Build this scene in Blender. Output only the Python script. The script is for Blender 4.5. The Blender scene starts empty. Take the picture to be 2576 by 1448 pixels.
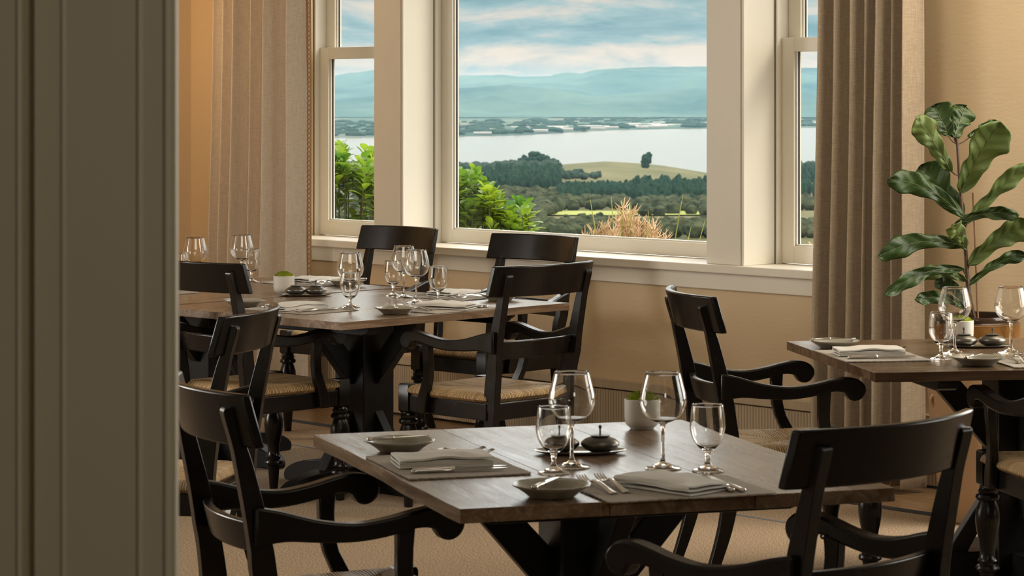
import bpy, bmesh, math, random
from mathutils import Vector, Matrix, noise
C = bpy.context.scene.collection
sc = bpy.context.scene
R = math.radians
rnd = random.Random(7)

# ------------------------------------------------------------------ camera, world, lights, exposure
cam = bpy.data.cameras.new('camera'); co = bpy.data.objects.new('camera', cam); C.objects.link(co)
co.location = (0, 0, 1.6); co.rotation_euler = (R(90), 0, 0)
cam.sensor_width = 36; cam.lens = 6600 / 2576 * 36; cam.shift_y = -484 / 2576
cam.clip_start = 0.1; cam.clip_end = 90000
cam.dof.use_dof = True; cam.dof.focus_distance = 11.0; cam.dof.aperture_fstop = 16
sc.camera = co
sc.view_settings.view_transform = 'Standard'; sc.view_settings.look = 'None'
sc.view_settings.exposure = 0.0; sc.view_settings.gamma = 1.0; sc.view_settings.use_curve_mapping = False
sc.cycles.use_denoising = True
sc.cycles.max_bounces = 14; sc.cycles.transmission_bounces = 14; sc.cycles.transparent_max_bounces = 16
sc.cycles.diffuse_bounces = 5; sc.cycles.glossy_bounces = 5; sc.cycles.volume_bounces = 1
sc.cycles.sample_clamp_indirect = 6.0; sc.cycles.caustics_reflective = False

class NT:
    """small helper to wire shader nodes"""
    def __init__(s, tree): s.t = tree; s.n = tree.nodes; s.l = tree.links
    def node(s, typ, ins=None, **kw):
        nd = s.n.new(typ)
        for k, v in kw.items(): setattr(nd, k, v)
        for k, v in (ins or {}).items(): s.put(nd.inputs[k], v)
        return nd
    def put(s, sock, v):
        if isinstance(v, bpy.types.NodeSocket): s.l.new(v, sock)
        else: sock.default_value = v
    def math(s, op, a, b=0.0, c=None, clamp=False):
        nd = s.n.new('ShaderNodeMath'); nd.operation = op; nd.use_clamp = clamp
        s.put(nd.inputs[0], a); s.put(nd.inputs[1], b)
        if c is not None: s.put(nd.inputs[2], c)
        return nd.outputs[0]
    def ramp(s, fac, stops, interp='LINEAR'):
        nd = s.n.new('ShaderNodeValToRGB'); s.put(nd.inputs[0], fac)
        cr = nd.color_ramp; cr.interpolation = interp
        while len(cr.elements) < len(stops): cr.elements.new(0.5)
        for e, (p, c) in zip(cr.elements, stops): e.position = p; e.color = (*c[:3], 1)
        return nd.outputs[0]
    def mix(s, fac, a, b):
        nd = s.n.new('ShaderNodeMix'); nd.data_type = 'RGBA'
        s.put(nd.inputs[0], fac)
        s.put(nd.inputs[6], a if isinstance(a, bpy.types.NodeSocket) else (*a[:3], 1))
        s.put(nd.inputs[7], b if isinstance(b, bpy.types.NodeSocket) else (*b[:3], 1))
        return nd.outputs[2]
    def noise(s, vec, scale, detail=3, rough=.5, dist=0.0):
        nd = s.n.new('ShaderNodeTexNoise'); s.put(nd.inputs['Scale'], scale)
        s.put(nd.inputs['Detail'], detail); s.put(nd.inputs['Roughness'], rough); s.put(nd.inputs['Distortion'], dist)
        if vec is not None: s.l.new(vec, nd.inputs['Vector'])
        return nd.outputs[0]
    def mapping(s, vec, scale=(1, 1, 1), rot=(0, 0, 0), loc=(0, 0, 0)):
        nd = s.n.new('ShaderNodeMapping'); s.l.new(vec, nd.inputs[0])
        nd.inputs['Scale'].default_value = scale; nd.inputs['Rotation'].default_value = rot; nd.inputs['Location'].default_value = loc
        return nd.outputs[0]
    def bump(s, h, strength=.3, dist=.002):
        nd = s.n.new('ShaderNodeBump'); s.put(nd.inputs['Height'], h)
        nd.inputs['Strength'].default_value = strength; nd.inputs['Distance'].default_value = dist
        return nd.outputs[0]

# sky: pale hazy daylight with teal-grey and cream cloud bands
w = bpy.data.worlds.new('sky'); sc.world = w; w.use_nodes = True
t = NT(w.node_tree); t.n.clear()
tc = t.node('ShaderNodeTexCoord').outputs['Generated']
sep = t.node('ShaderNodeSeparateXYZ', {0: tc})
nz = t.noise(t.mapping(tc, (16, 16, 62), loc=(3.1, 0, 1.7)), 1.0, 8, .62, .7)
nz2 = t.noise(t.mapping(tc, (45, 45, 190), loc=(1.1, 5, 2.7)), 1.0, 7, .62, .6)
hgt = t.math('MULTIPLY', sep.outputs[2], 27.5)          # 1.0 at the top of the view
band = t.ramp(hgt, [(0, (.60,)*3), (.28, (.55,)*3), (.38, (.66,)*3), (.48, (.62,)*3), (.56, (.36,)*3), (.72, (.33,)*3), (.86, (.55,)*3), (1, (.45,)*3)])
m_ = t.math('ADD', t.math('MULTIPLY', t.math('SUBTRACT', nz, .5), 1.5), t.math('MULTIPLY', t.math('SUBTRACT', nz2, .5), .6))
cl = t.math('ADD', band, m_, clamp=True)
col = t.ramp(cl, [(.15, (.20, .36, .40)), (.42, (.36, .50, .52)), (.58, (.60, .59, .54)), (.8, (.82, .70, .58))])
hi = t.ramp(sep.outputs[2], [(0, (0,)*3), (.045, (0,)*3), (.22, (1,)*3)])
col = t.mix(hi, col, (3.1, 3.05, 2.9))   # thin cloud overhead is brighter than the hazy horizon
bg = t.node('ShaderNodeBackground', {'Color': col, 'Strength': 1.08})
t.l.new(bg.outputs[0], t.node('ShaderNodeOutputWorld').inputs[0])

def lamp(name, typ, loc, energy, color, target=None, **kw):
    l = bpy.data.lights.new(name, typ); l.energy = energy; l.color = color
    for k, v in kw.items(): setattr(l, k, v)
    o = bpy.data.objects.new(name, l); C.objects.link(o); o.location = loc
    if target is not None:
        o.rotation_euler = (Vector(target) - Vector(loc)).to_track_quat('-Z', 'Y').to_euler()
    return o
SUN = 2.0
lamp('sun', 'SUN', (8, 6, 9), SUN, (1.0, .86, .66), target=(8 - .775, 6 + .02, 9 - .66), angle=R(22))
# unseen ceiling lights added to brighten the room; warm lamp by the left corner
lamp('ceiling_fill_light', 'AREA', (2.4, 9.6, 2.85), 58, (1.0, .87, .68), target=(1.2, 11.2, .6), size=1.2)
lamp('ceiling_fill_light', 'AREA', (-.6, 8.2, 2.85), 48, (1.0, .88, .70), target=(-.3, 11.0, .5), size=1.6)
lamp('ceiling_fill_light', 'AREA', (.8, 5.2, 2.85), 5, (1.0, .88, .72), target=(.6, 7.0, .5), size=1.2)
lamp('corner_lamp_light', 'AREA', (-2.45, 13.35, 2.4), 10, (1.0, .66, .34), target=(-1.95, 14.45, 1.2), size=.2)
lamp('casing_fill_light', 'AREA', (1.2, .6, 2.8), 23, (1.0, .91, .74), target=(-.6, 3.0, 1.2), size=.8)  # unseen fill light added to lift the door casing
# area lights added in the out-of-frame windows to boost daylight: two further along the window wall, two in the left wall
def daylight(s, y, ds, dy, wd, p):
    x0, y0 = WX(s, y); x1, y1 = WX(s + ds, y + dy)
    lamp('window_daylight', 'AREA', (x0, y0, 1.8), p, (1.0, .95, .86), target=(x1, y1, 1.3), shape='RECTANGLE', size=wd, size_y=1.8)
def WX(s, y): return (-1.786 + .6804 * s + .7328 * y, 14.59 - .7328 * s + .6804 * y)
daylight(7.7, .2, -1.6, -2, 2.1, 80); daylight(10.9, .2, -.9, -2, 2.1, 50)
daylight(-.15, -6.45, 2, .5, 1.9, 150); daylight(-.15, -9.0, 2, .5, 1.9, 90)

# ------------------------------------------------------------------ materials
def mat(name):
    m = bpy.data.materials.new(name); m.use_nodes = True
    t = NT(m.node_tree); b = t.n['Principled BSDF']
    return m, t, b
def plain(name, c, rough=.5, bump=None, metallic=0, var=.0, spec=.5):
    m, t, b = mat(name); tc = t.node('ShaderNodeTexCoord').outputs['Object']
    b.inputs['Roughness'].default_value = rough; b.inputs['Metallic'].default_value = metallic
    b.inputs['Specular IOR Level'].default_value = spec
    n = t.noise(tc, 6, 4)
    c2 = tuple(x * (1 - var) for x in c)
    t.put(b.inputs['Base Color'], t.mix(n, c, c2))
    if bump: t.put(b.inputs['Normal'], t.bump(t.noise(tc, bump[0], 4), bump[1], bump[2]))
    return m
M = {}
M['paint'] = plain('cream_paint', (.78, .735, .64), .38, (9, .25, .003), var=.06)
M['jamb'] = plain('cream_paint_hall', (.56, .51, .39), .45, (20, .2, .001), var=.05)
M['ceiling'] = plain('ceiling_paint', (.5, .47, .42), .8)  # toned down as well, to dim the unseen part of the room
M['dark_wall'] = plain('darkened_unseen_wall', (.13, .105, .08), .7)  # unseen walls coloured dark to stand for the dim room behind
m, t, b = mat('warm_plaster'); tc = t.node('ShaderNodeTexCoord').outputs['Object']
n1 = t.noise(tc, 1.7, 5, .6); n2 = t.noise(tc, 13, 6, .65)
t.put(b.inputs['Base Color'], t.mix(n2, t.mix(n1, (.72, .56, .36), (.60, .455, .28)), (.68, .53, .34)))
b.inputs['Roughness'].default_value = .62
hh = t.math('ADD', t.noise(tc, 5, 6, .55), t.math('MULTIPLY', t.noise(t.mapping(tc, (1, 1, 3)), 22, 3), .25))
t.put(b.inputs['Normal'], t.bump(hh, .35, .010)); M['plaster'] = m
# reeded skirting
m, t, b = mat('reeded_board'); tc = t.node('ShaderNodeTexCoord').outputs['Object']
sx = t.node('ShaderNodeSeparateXYZ', {0: tc})
fr = t.math('FRACT', t.math('MULTIPLY', sx.outputs[0], 58))
gr = t.ramp(fr, [(0, (0,)*3), (.16, (0,)*3), (.26, (1,)*3), (.9, (1,)*3), (1, (0,)*3)])
n = t.noise(t.mapping(tc, (60, 60, 4)), 1, 5, .6)
t.put(b.inputs['Base Color'], t.mix(gr, (.27, .20, .13), t.mix(n, (.42, .33, .22), (.54, .43, .29))))
b.inputs['Roughness'].default_value = .6; t.put(b.inputs['Normal'], t.bump(gr, .4, .003)); M['reed'] = m
m, t, b = mat('skirting_cap'); tc = t.node('ShaderNodeTexCoord').outputs['Object']
n = t.noise(t.mapping(tc, (40, 40, 3)), 1, 5, .6)
t.put(b.inputs['Base Color'], t.mix(n, (.40, .31, .20), (.56, .45, .31))); b.inputs['Roughness'].default_value = .55; M['skirt'] = m

m, t, b = mat('black_lacquered_wood'); tc = t.node('ShaderNodeTexCoord').outputs['Object']
n = t.noise(t.mapping(tc, (30, 30, 4)), 1, 5, .6)
t.put(b.inputs['Base Color'], t.mix(n, (.003, .003, .003), (.010, .007, .006)))
t.put(b.inputs['Roughness'], t.math('ADD', t.math('MULTIPLY', t.noise(tc, 18, 4), .18), .16)); b.inputs['Specular IOR Level'].default_value = .36
t.put(b.inputs['Normal'], t.bump(n, .08, .001)); M['black'] = m
M['black_matt'] = plain('black_stained_wood', (.006, .006, .007), .42, (40, .2, .001), var=.3, spec=.3)

m, t, b = mat('brown_table_wood'); tc = t.node('ShaderNodeTexCoord').outputs['Object']
g1 = t.noise(t.mapping(tc, (9, .7, 9)), 2.0, 7, .66, 1.3)
g2 = t.noise(t.mapping(tc, (70, 2.2, 70)), 1.6, 5, .7)
g3 = t.noise(tc, 3.5, 4, .6)
spx = t.node('ShaderNodeSeparateXYZ', {0: tc})
pl = t.node('ShaderNodeTexWhiteNoise', {'W': t.math('FLOOR', t.math('MULTIPLY', spx.outputs[0], 3.03))}, noise_dimensions='1D').outputs[0]
base = t.ramp(g1, [(.28, (.055, .030, .016)), (.44, (.155, .095, .056)), (.58, (.27, .185, .118)), (.74, (.40, .29, .19))])
base = t.mix(t.math('MULTIPLY', g2, .62), base, (.06, .033, .018))
base = t.mix(t.math('MULTIPLY', pl, .35), base, (.27, .18, .11))
t.put(b.inputs['Base Color'], base)
t.put(b.inputs['Roughness'], t.math('ADD', .03, t.math('ADD', t.math('MULTIPLY', g3, .16), t.math('MULTIPLY', g1, .28))))
t.put(b.inputs['Normal'], t.bump(t.math('ADD', g2, t.math('MULTIPLY', g1, 1.0)), .22, .0015)); M['table'] = m
m2 = m.copy(); m2.name = 'dark_brown_table_wood'
for nd in m2.node_tree.nodes:
    if nd.type == 'VALTORGB':
        for e in nd.color_ramp.elements: e.color = (e.color[0] * .50, e.color[1] * .44, e.color[2] * .38, 1)
M['table_dark'] = m2

# rush: strands run across each of the four triangles of the seat
m, t, b = mat('woven_rush'); tc = t.node('ShaderNodeTexCoord').outputs['Object']
s_ = t.node('ShaderNodeSeparateXYZ', {0: tc}); px, py = s_.outputs[0], t.math('ADD', s_.outputs[1], .002)
wob = t.math('MULTIPLY', t.math('SUBTRACT', t.noise(tc, 26, 3), .5), .010)
side = t.math('GREATER_THAN', t.math('ABSOLUTE', px), t.math('MULTIPLY', t.math('ABSOLUTE', py), .97))
ph = t.math('ADD', t.math('MULTIPLY', side, py), t.math('MULTIPLY', t.math('SUBTRACT', 1, side), px))
ph = t.math('MULTIPLY', t.math('ADD', ph, wob), 126)
strand = t.math('ABSOLUTE', t.math('SINE', t.math('MULTIPLY', ph, math.pi)))
wn = t.node('ShaderNodeTexWhiteNoise', {'W': t.math('FLOOR', ph)}, noise_dimensions='1D').outputs[0]
cc = t.ramp(wn, [(0, (.24, .13, .05)), (.4, (.50, .32, .14)), (.75, (.70, .50, .26)), (1, (.34, .21, .09))])
cc = t.mix(t.noise(t.mapping(tc, (1, 1, 1)), 38, 4), cc, (.58, .39, .19))
cc = t.mix(t.ramp(strand, [(0, (1,)*3), (.5, (0,)*3)]), cc, (.05, .025, .008))
t.put(b.inputs['Base Color'], cc); b.inputs['Roughness'].default_value = .48
t.put(b.inputs['Normal'], t.bump(strand, 1.0, .004)); M['rush'] = m

def fabric(name, c1, c2, sc1=(700, 700, 40), st=.35):
    m, t, b = mat(name); tc = t.node('ShaderNodeTexCoord').outputs['Object']
    a = t.noise(t.mapping(tc, (520, 520, 14)), 1, 2, .6); h = t.noise(t.mapping(tc, (30, 30, 620)), 1, 2, .6)
    n = t.math('ADD', t.math('MULTIPLY', a, .5), t.math('MULTIPLY', h, .5))
    t.put(b.inputs['Base Color'], t.ramp(n, [(.36, c2), (.62, c1)]))
    b.inputs['Roughness'].default_value = .9; b.inputs['Specular IOR Level'].default_value = .15
    b.inputs['Sheen Weight'].default_value = .15
    t.put(b.inputs['Normal'], t.bump(n, st, .002)); return m
M['curtain_light'] = fabric('oatmeal_linen', (.80, .72, .62), (.60, .52, .43))
M['curtain_dark'] = fabric('taupe_linen', (.47, .385, .29), (.31, .25, .18))
M['braid'] = plain('ochre_braid', (.45, .25, .10), .7, (160, .6, .003), var=.35)
M['napkin'] = plain('white_linen', (.72, .70, .66), .85, (130, .2, .001), var=.05, spec=.2)
M['mat'] = plain('taupe_placemat', (.42, .38, .33), .8, (220, .4, .001), var=.12, spec=.25)
M['plate'] = plain('grey_glazed_ceramic', (.33, .31, .25), .18, var=.10)
M['pot'] = plain('cream_ceramic', (.66, .63, .57), .45, var=.04)
M['jar'] = plain('bronze_grey_metal', (.17, .16, .14), .32, (30, .1, .001), metallic=.75, var=.3)
M['tray'] = plain('silver_tray', (.45, .44, .41), .22, metallic=.9, var=.2)
M['silver'] = plain('polished_silver', (.72, .70, .66), .16, metallic=1.0, var=.12)
M['moss'] = plain('moss', (.30, .36, .035), .95, (90, 1.0, .006), var=.55, spec=.1)
M['moss_dark'] = M['moss']
m, t, b = mat('carpet'); tc = t.node('ShaderNodeTexCoord').outputs['Object']
a = t.noise(t.mapping(tc, (300, 110, 1)), 1, 3, .7); n = t.noise(tc, 1.3, 4, .6); q = t.noise(tc, 260, 3, .65)
f = t.math('ADD', t.math('MULTIPLY', a, .6), t.math('MULTIPLY', q, .4))
cc = t.ramp(f, [(.38, (.07, .045, .03)), (.50, (.33, .24, .16)), (.62, (.66, .52, .37))])
t.put(b.inputs['Base Color'], t.mix(t.math('MULTIPLY', n, .30), cc, (.28, .20, .13)))
b.inputs['Roughness'].default_value = 1.0; b.inputs['Specular IOR Level'].default_value = .1
t.put(b.inputs['Normal'], t.bump(f, .9, .006)); M['carpet'] = m
M['border'] = plain('navy_binding', (.028, .032, .04), .8, (200, .5, .002), var=.3, spec=.3)
m, t, b = mat('oak_floor'); tc = t.node('ShaderNodeTexCoord').outputs['Object']
g = t.noise(t.mapping(tc, (1.2, 22, 1)), 3, 6, .65, .5)
t.put(b.inputs['Base Color'], t.ramp(g, [(.3, (.10, .058, .028)), (.6, (.27, .17, .085))]))
b.inputs['Roughness'].default_value = .3; M['floor'] = m

m = bpy.data.materials.new('drinking_glass'); m.use_nodes = True; t = NT(m.node_tree); t.n.clear()
g = t.node('ShaderNodeBsdfGlass', {'Roughness': 0.0, 'IOR': 1.45, 'Color': (.985, .985, .98, 1)})
t.l.new(g.outputs[0], t.node('ShaderNodeOutputMaterial').inputs[0]); M['glass'] = m
m = bpy.data.materials.new('window_glass'); m.use_nodes = True; t = NT(m.node_tree); t.n.clear()
tr = t.node('ShaderNodeBsdfTransparent', {'Color': (.97, .98, .98, 1)}); gl = t.node('ShaderNodeBsdfGlossy', {'Roughness': .02})
fz = t.math('MULTIPLY', t.node('ShaderNodeFresnel', {'IOR': 1.45}).outputs[0], t.math('SUBTRACT', .5, t.math('MULTIPLY', t.node('ShaderNodeNewGeometry').outputs['Backfacing'], .5)))
mx = t.node('ShaderNodeMixShader', {0: fz}); t.l.new(tr.outputs[0], mx.inputs[1]); t.l.new(gl.outputs[0], mx.inputs[2])
t.l.new(mx.outputs[0], t.node('ShaderNodeOutputMaterial').inputs[0]); M['pane'] = m

def leafmat(name, c1, c2, rough=.35, trans=.35, scale=9):
    m = bpy.data.materials.new(name); m.use_nodes = True; t = NT(m.node_tree); b = t.n['Principled BSDF']
    tc = t.node('ShaderNodeTexCoord').outputs['Object']; n = t.noise(tc, scale, 4)
    cc = t.ramp(n, [(.35, c1), (.65, c2)])
    t.put(b.inputs['Base Color'], cc); b.inputs['Roughness'].default_value = rough
    tl = t.node('ShaderNodeBsdfTranslucent', {'Color': cc}); mx = t.node('ShaderNodeMixShader', {0: trans})
    t.l.new(b.outputs[0], mx.inputs[1]); t.l.new(tl.outputs[0], mx.inputs[2])
    t.l.new(mx.outputs[0], t.n['Material Output'].inputs[0]); return m
M['fig_dark'] = leafmat('dark_fig_leaf', (.022, .052, .010), (.048, .098, .018), .42, .25)
M['fig_light'] = leafmat('pale_fig_leaf', (.11, .17, .045), (.20, .27, .07), .4, .35)
M['vein'] = plain('leaf_vein', (.12, .15, .05), .5)
M['stem'] = plain('plant_stem', (.10, .055, .03), .6, (60, .5, .003), var=.3)
M['shrub'] = leafmat('shrub_leaf', (.065, .19, .018), (.34, .46, .035), .3, .5, 5)
M['shrub_stem'] = plain('shrub_twig', (.09, .10, .04), .7)
M['spike'] = plain('tan_seed_heads', (.66, .47, .28), .8, var=.3)
M['sword'] = leafmat('sword_leaf', (.32, .34, .06), (.46, .42, .14), .5, .4, 3)
m, t, b = mat('glazed_ochre_urn'); tc = t.node('ShaderNodeTexCoord').outputs['Object']
sz = t.node('ShaderNodeSeparateXYZ', {0: tc}).outputs[2]
n = t.noise(t.mapping(tc, (6, 6, 2)), 1, 5, .6, 1.0)
zz = t.math('ADD', sz, t.math('MULTIPLY', t.math('SUBTRACT', n, .5), .05))
dark = t.ramp(n, [(.35, (.07, .025, .008)), (.65, (.34, .16, .04))])
dark = t.mix(t.ramp(sz, [(.742, (0,)*3), (.750, (1,)*3)]), dark, (.045, .025, .015))
t.put(b.inputs['Base Color'], t.mix(t.ramp(zz, [(.62, (0,)*3), (.65, (1,)*3)]), (.36, .22, .12), dark))
b.inputs['Roughness'].default_value = .16; M['urn'] = m
M['soil'] = plain('soil', (.03, .022, .015), .95, (40, 1, .01))
M['roof'] = plain('pale_sheds', (.29, .275, .25), .7)
def land(name, stops, scale, rough=1.0, bump=None):
    m, t, b = mat(name); tc = t.node('ShaderNodeTexCoord').outputs['Object']
    n = t.noise(t.mapping(tc, scale), 1, 6, .62)
    t.put(b.inputs['Base Color'], t.ramp(n, stops)); b.inputs['Roughness'].default_value = rough
    b.inputs['Specular IOR Level'].default_value = .1
    return m
M['meadow'] = land('meadow_grass', [(.3, (.058, .062, .024)), (.5, (.100, .092, .040)), (.7, (.145, .125, .060))], (.006, .0016, .02))
M['bright_meadow'] = land('bright_pasture', [(.3, (.17, .20, .045)), (.7, (.25, .26, .075))], (.02, .006, .02))
M['tree_a'] = land('pine_crowns', [(.35, (.005, .020, .016)), (.65, (.022, .047, .028))], (.22, .22, .22))
M['tree_c'] = land('grey_green_bush', [(.35, (.011, .024, .019)), (.65, (.040, .060, .040))], (.2, .2, .2))
M['tree_b'] = land('olive_crowns', [(.35, (.012, .019, .011)), (.65, (.060, .066, .032))], (.13, .13, .13))
M['hill_a'] = land('farmland', [(.35, (.02, .05, .042)), (.5, (.05, .085, .062)), (.66, (.12, .125, .09)), (.72, (.24, .215, .165))], (.0012, .0005, .001))
M['hill_b'] = land('hill_pasture', [(.35, (.010, .048, .055)), (.65, (.065, .115, .095))], (.0006, .0004, .004))
m, t, b = mat('bay_water'); tc = t.node('ShaderNodeTexCoord').outputs['Object']
b.inputs['Base Color'].default_value = (.115, .088, .052, 1); b.inputs['Roughness'].default_value = .15; b.inputs['IOR'].default_value = 1.33
t.put(b.inputs['Normal'], t.bump(t.noise(t.mapping(tc, (.02, .004, 1)), 1, 4), .05, 1.0)); M['water'] = m

# ------------------------------------------------------------------ mesh helpers
class MB:
    def __init__(s): s.v = []; s.f = []
    def add(s, vs, fs):
        k = len(s.v); s.v += [tuple(p) for p in vs]; s.f += [tuple(i + k for i in q) for q in fs]; return s
    def box(s, x0, x1, y0, y1, z0, z1):
        return s.add([(x, y, z) for z in (z0, z1) for y in (y0, y1) for x in (x0, x1)],
                     [(0, 2, 3, 1), (4, 5, 7, 6), (0, 1, 5, 4), (2, 6, 7, 3), (0, 4, 6, 2), (1, 3, 7, 5)])
    def lathe(s, prof, n=32, c=(0, 0, 0), rad=None):
        k = len(prof); vs = []; fs = []
        for r, z in prof:
            for i in range(n):
                a = 2 * math.pi * i / n; q = r * (rad(a, r) if rad else 1)
                vs.append((c[0] + q * math.cos(a), c[1] + q * math.sin(a), c[2] + z))
        for j in range(k - 1):
            for i in range(n):
                fs.append((j * n + i, j * n + (i + 1) % n, (j + 1) * n + (i + 1) % n, (j + 1) * n + i))
        if prof[0][0] > 1e-6: fs.append(tuple(range(n))[::-1])
        if prof[-1][0] > 1e-6: fs.append(tuple((k - 1) * n + i for i in range(n)))
        return s.add(vs, fs)
    def prism(s, poly, x0, x1, shift=None, seg=1):
        """polygon in (y, z) extruded along x"""
        n = len(poly); vs = []; fs = []
        for j in range(seg + 1):
            x = x0 + (x1 - x0) * j / seg
            for y, z in poly: vs.append((x + (shift(y, z) if shift else 0), y, z))
        for j in range(seg):
            for i in range(n):
                a, b2 = j * n + i, j * n + (i + 1) % n
                fs.append((a, a + n, b2 + n, b2))
        fs.append(tuple(range(n))); fs.append(tuple(seg * n + i for i in range(n))[::-1])
        return s.add(vs, fs)
    def sweep(s, path, sect, up=Vector((0, 0, 1)), closed=False):
        """path: list of (Vector, (scale_a, scale_b)); sect: list of (a, b)"""
        n = len(sect); vs = []; fs = []; P = [Vector(p[0]) for p in path]
        for j, (p, sc_) in enumerate(path):
            d = (P[min(j + 1, len(P) - 1)] - P[max(j - 1, 0)]).normalized()
            a = d.cross(up); a = a.normalized() if a.length > 1e-4 else Vector((1, 0, 0)); b2 = a.cross(d)
            for u, v in sect: vs.append(P[j] + a * u * sc_[0] + b2 * v * sc_[1])
        for j in range(len(P) - 1):
            for i in range(n):
                fs.append((j * n + i, j * n + (i + 1) % n, (j + 1) * n + (i + 1) % n, (j + 1) * n + i))
        fs.append(tuple(range(n))[::-1]); fs.append(tuple((len(P) - 1) * n + i for i in range(n)))
        return s.add(vs, fs)
    def tube(s, pts, rads, n=8):
        c = [(math.cos(2 * math.pi * i / n), math.sin(2 * math.pi * i / n)) for i in range(n)]
        rads = rads if isinstance(rads, (list, tuple)) else [rads] * len(pts)
        up = Vector((0, 0, 1))
        if abs((Vector(pts[-1]) - Vector(pts[0])).normalized().z) > .9: up = Vector((0, 1, 0))
        return s.sweep([(p, (r, r)) for p, r in zip(pts, rads)], c, up)
    def grid(s, nu, nv, fn):
        vs = [fn(i / nu, j / nv) for j in range(nv + 1) for i in range(nu + 1)]
        fs = [(j * (nu + 1) + i, j * (nu + 1) + i + 1, (j + 1) * (nu + 1) + i + 1, (j + 1) * (nu + 1) + i) for j in range(nv) for i in range(nu)]
        return s.add(vs, fs)
    def obj(s, name, m, parent=None, smooth=40, bevel=0, solid=0, weld=False):
        me = bpy.data.meshes.new(name); me.from_pydata(s.v, [], s.f); me.validate()
        bm = bmesh.new(); bm.from_mesh(me)
        if weld: bmesh.ops.remove_doubles(bm, verts=bm.verts, dist=1e-5)
        if not solid: bmesh.ops.recalc_face_normals(bm, faces=bm.faces)
        bm.to_mesh(me); bm.free()
        me.materials.append(m)
        if smooth:
            for p in me.polygons: p.use_smooth = True
            me.set_sharp_from_angle(angle=R(smooth))
        o = bpy.data.objects.new(name, me); C.objects.link(o)
        if parent: o.parent = parent
        if solid:
            q = o.modifiers.new('solid', 'SOLIDIFY'); q.thickness = solid; q.offset = 0
        if bevel:
            q = o.modifiers.new('bevel', 'BEVEL'); q.width = bevel; q.segments = 2; q.limit_method = 'ANGLE'; q.angle_limit = R(35); q.harden_normals = False
        return o
def spline(pts, n=6):
    """Catmull-Rom through 2D/3D points"""
    P = [Vector(p) for p in pts]; out = []
    for i in range(len(P) - 1):
        p0, p1, p2, p3 = P[max(i - 1, 0)], P[i], P[i + 1], P[min(i + 2, len(P) - 1)]
        for k in range(n):
            t = k / n
            out.append(.5 * (2 * p1 + (p2 - p0) * t + (2 * p0 - 5 * p1 + 4 * p2 - p3) * t * t + (3 * p1 - p0 - 3 * p2 + p3) * t ** 3))
    out.append(P[-1]); return out
def lerp_tab(tab, x):
    for (a, va), (b2, vb) in zip(tab, tab[1:]):
        if x <= b2: return va + (vb - va) * (x - a) / (b2 - a)
    return tab[-1][1]
def tag(o, label=None, cat=None, group=None, kind=None):
    if label: o['label'] = label
    if cat: o['category'] = cat
    if group: o['group'] = group
    if kind: o['kind'] = kind
    return o
def thing(name, label, cat, loc=(0, 0, 0), rz=0, group=None):
    o = bpy.data.objects.new(name, None); C.objects.link(o); o.location = loc; o.rotation_euler = (0, 0, rz)
    o.empty_display_size = .1
    return tag(o, label, cat, group)
def dup(root, loc, rz, label, group=None, z=None):
    r = root.copy(); C.objects.link(r); r.location = loc; r.rotation_euler = (0, 0, rz); r['label'] = label
    if group: r['group'] = group
    for ch in root.children:
        c = ch.copy(); C.objects.link(c); c.parent = r
        for g in ch.children:
            d = g.copy(); C.objects.link(d); d.parent = c
    return r
class Kind:
    """first placement uses the prototype itself, later ones copy it"""
    def __init__(s, maker): s.maker = maker; s.root = None
    def place(s, loc, rz, label, group=None):
        if s.root is None:
            s.root = s.maker(); r = s.root; r.location = loc; r.rotation_euler = (0, 0, rz); r['label'] = label
            if group: r['group'] = group
            return r
        return dup(s.root, loc, rz, label, group)

# ------------------------------------------------------------------ the room (local frame: x along the window wall, y outwards)
WA = math.atan2(-.7328, .6804); WO = (-1.786, 14.59, 0)
def wl(o, kind='structure'):
    o.location = WO; o.rotation_euler = (0, 0, WA); 
    if kind: o['kind'] = kind
    return o
def W(s, y, z=0):        # wall frame -> world
    return Vector((WO[0] + .6804 * s + .7328 * y, WO[1] - .7328 * s + .6804 * y, z))
ZS, ZH, ZC = .85, 2.75, 2.95
opens = [(.85, 1.591), (1.829, 3.906), (4.137, 4.86), (6.6, 8.8), (9.8, 12.0)]
mb = MB(); mb.box(-.3, 14.3, 0, .32, 0, ZS - .04); mb.box(-.3, 14.3, 0, .32, ZH, ZC)
prev = -.3
for a, b_ in opens + [(14.3, 14.3)]:
    if not (prev > 1 and a < 5): mb.box(prev, a, 0, .32, ZS - .04, ZH)
    prev = b_
wl(mb.obj('wall_window_side', M['plaster'], smooth=0))
# painted piers between the windows, with beaded right edges
for k, (a, b_) in enumerate([(1.591, 1.829), (3.906, 4.137)]):
    mb = MB(); mb.box(a, b_, -.004, .32, ZS, ZH)
    o = wl(mb.obj('trim_%d' % (k + 1), M['paint'], smooth=0, bevel=.003))
    q = MB(); q.box(b_ - .030, b_ - .019, -.013, 0, ZS, ZH); q.box(b_ - .012, b_ + .001, -.013, 0, ZS, ZH)
    q.obj('bead', M['paint'], o, smooth=0, bevel=.003)
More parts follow.
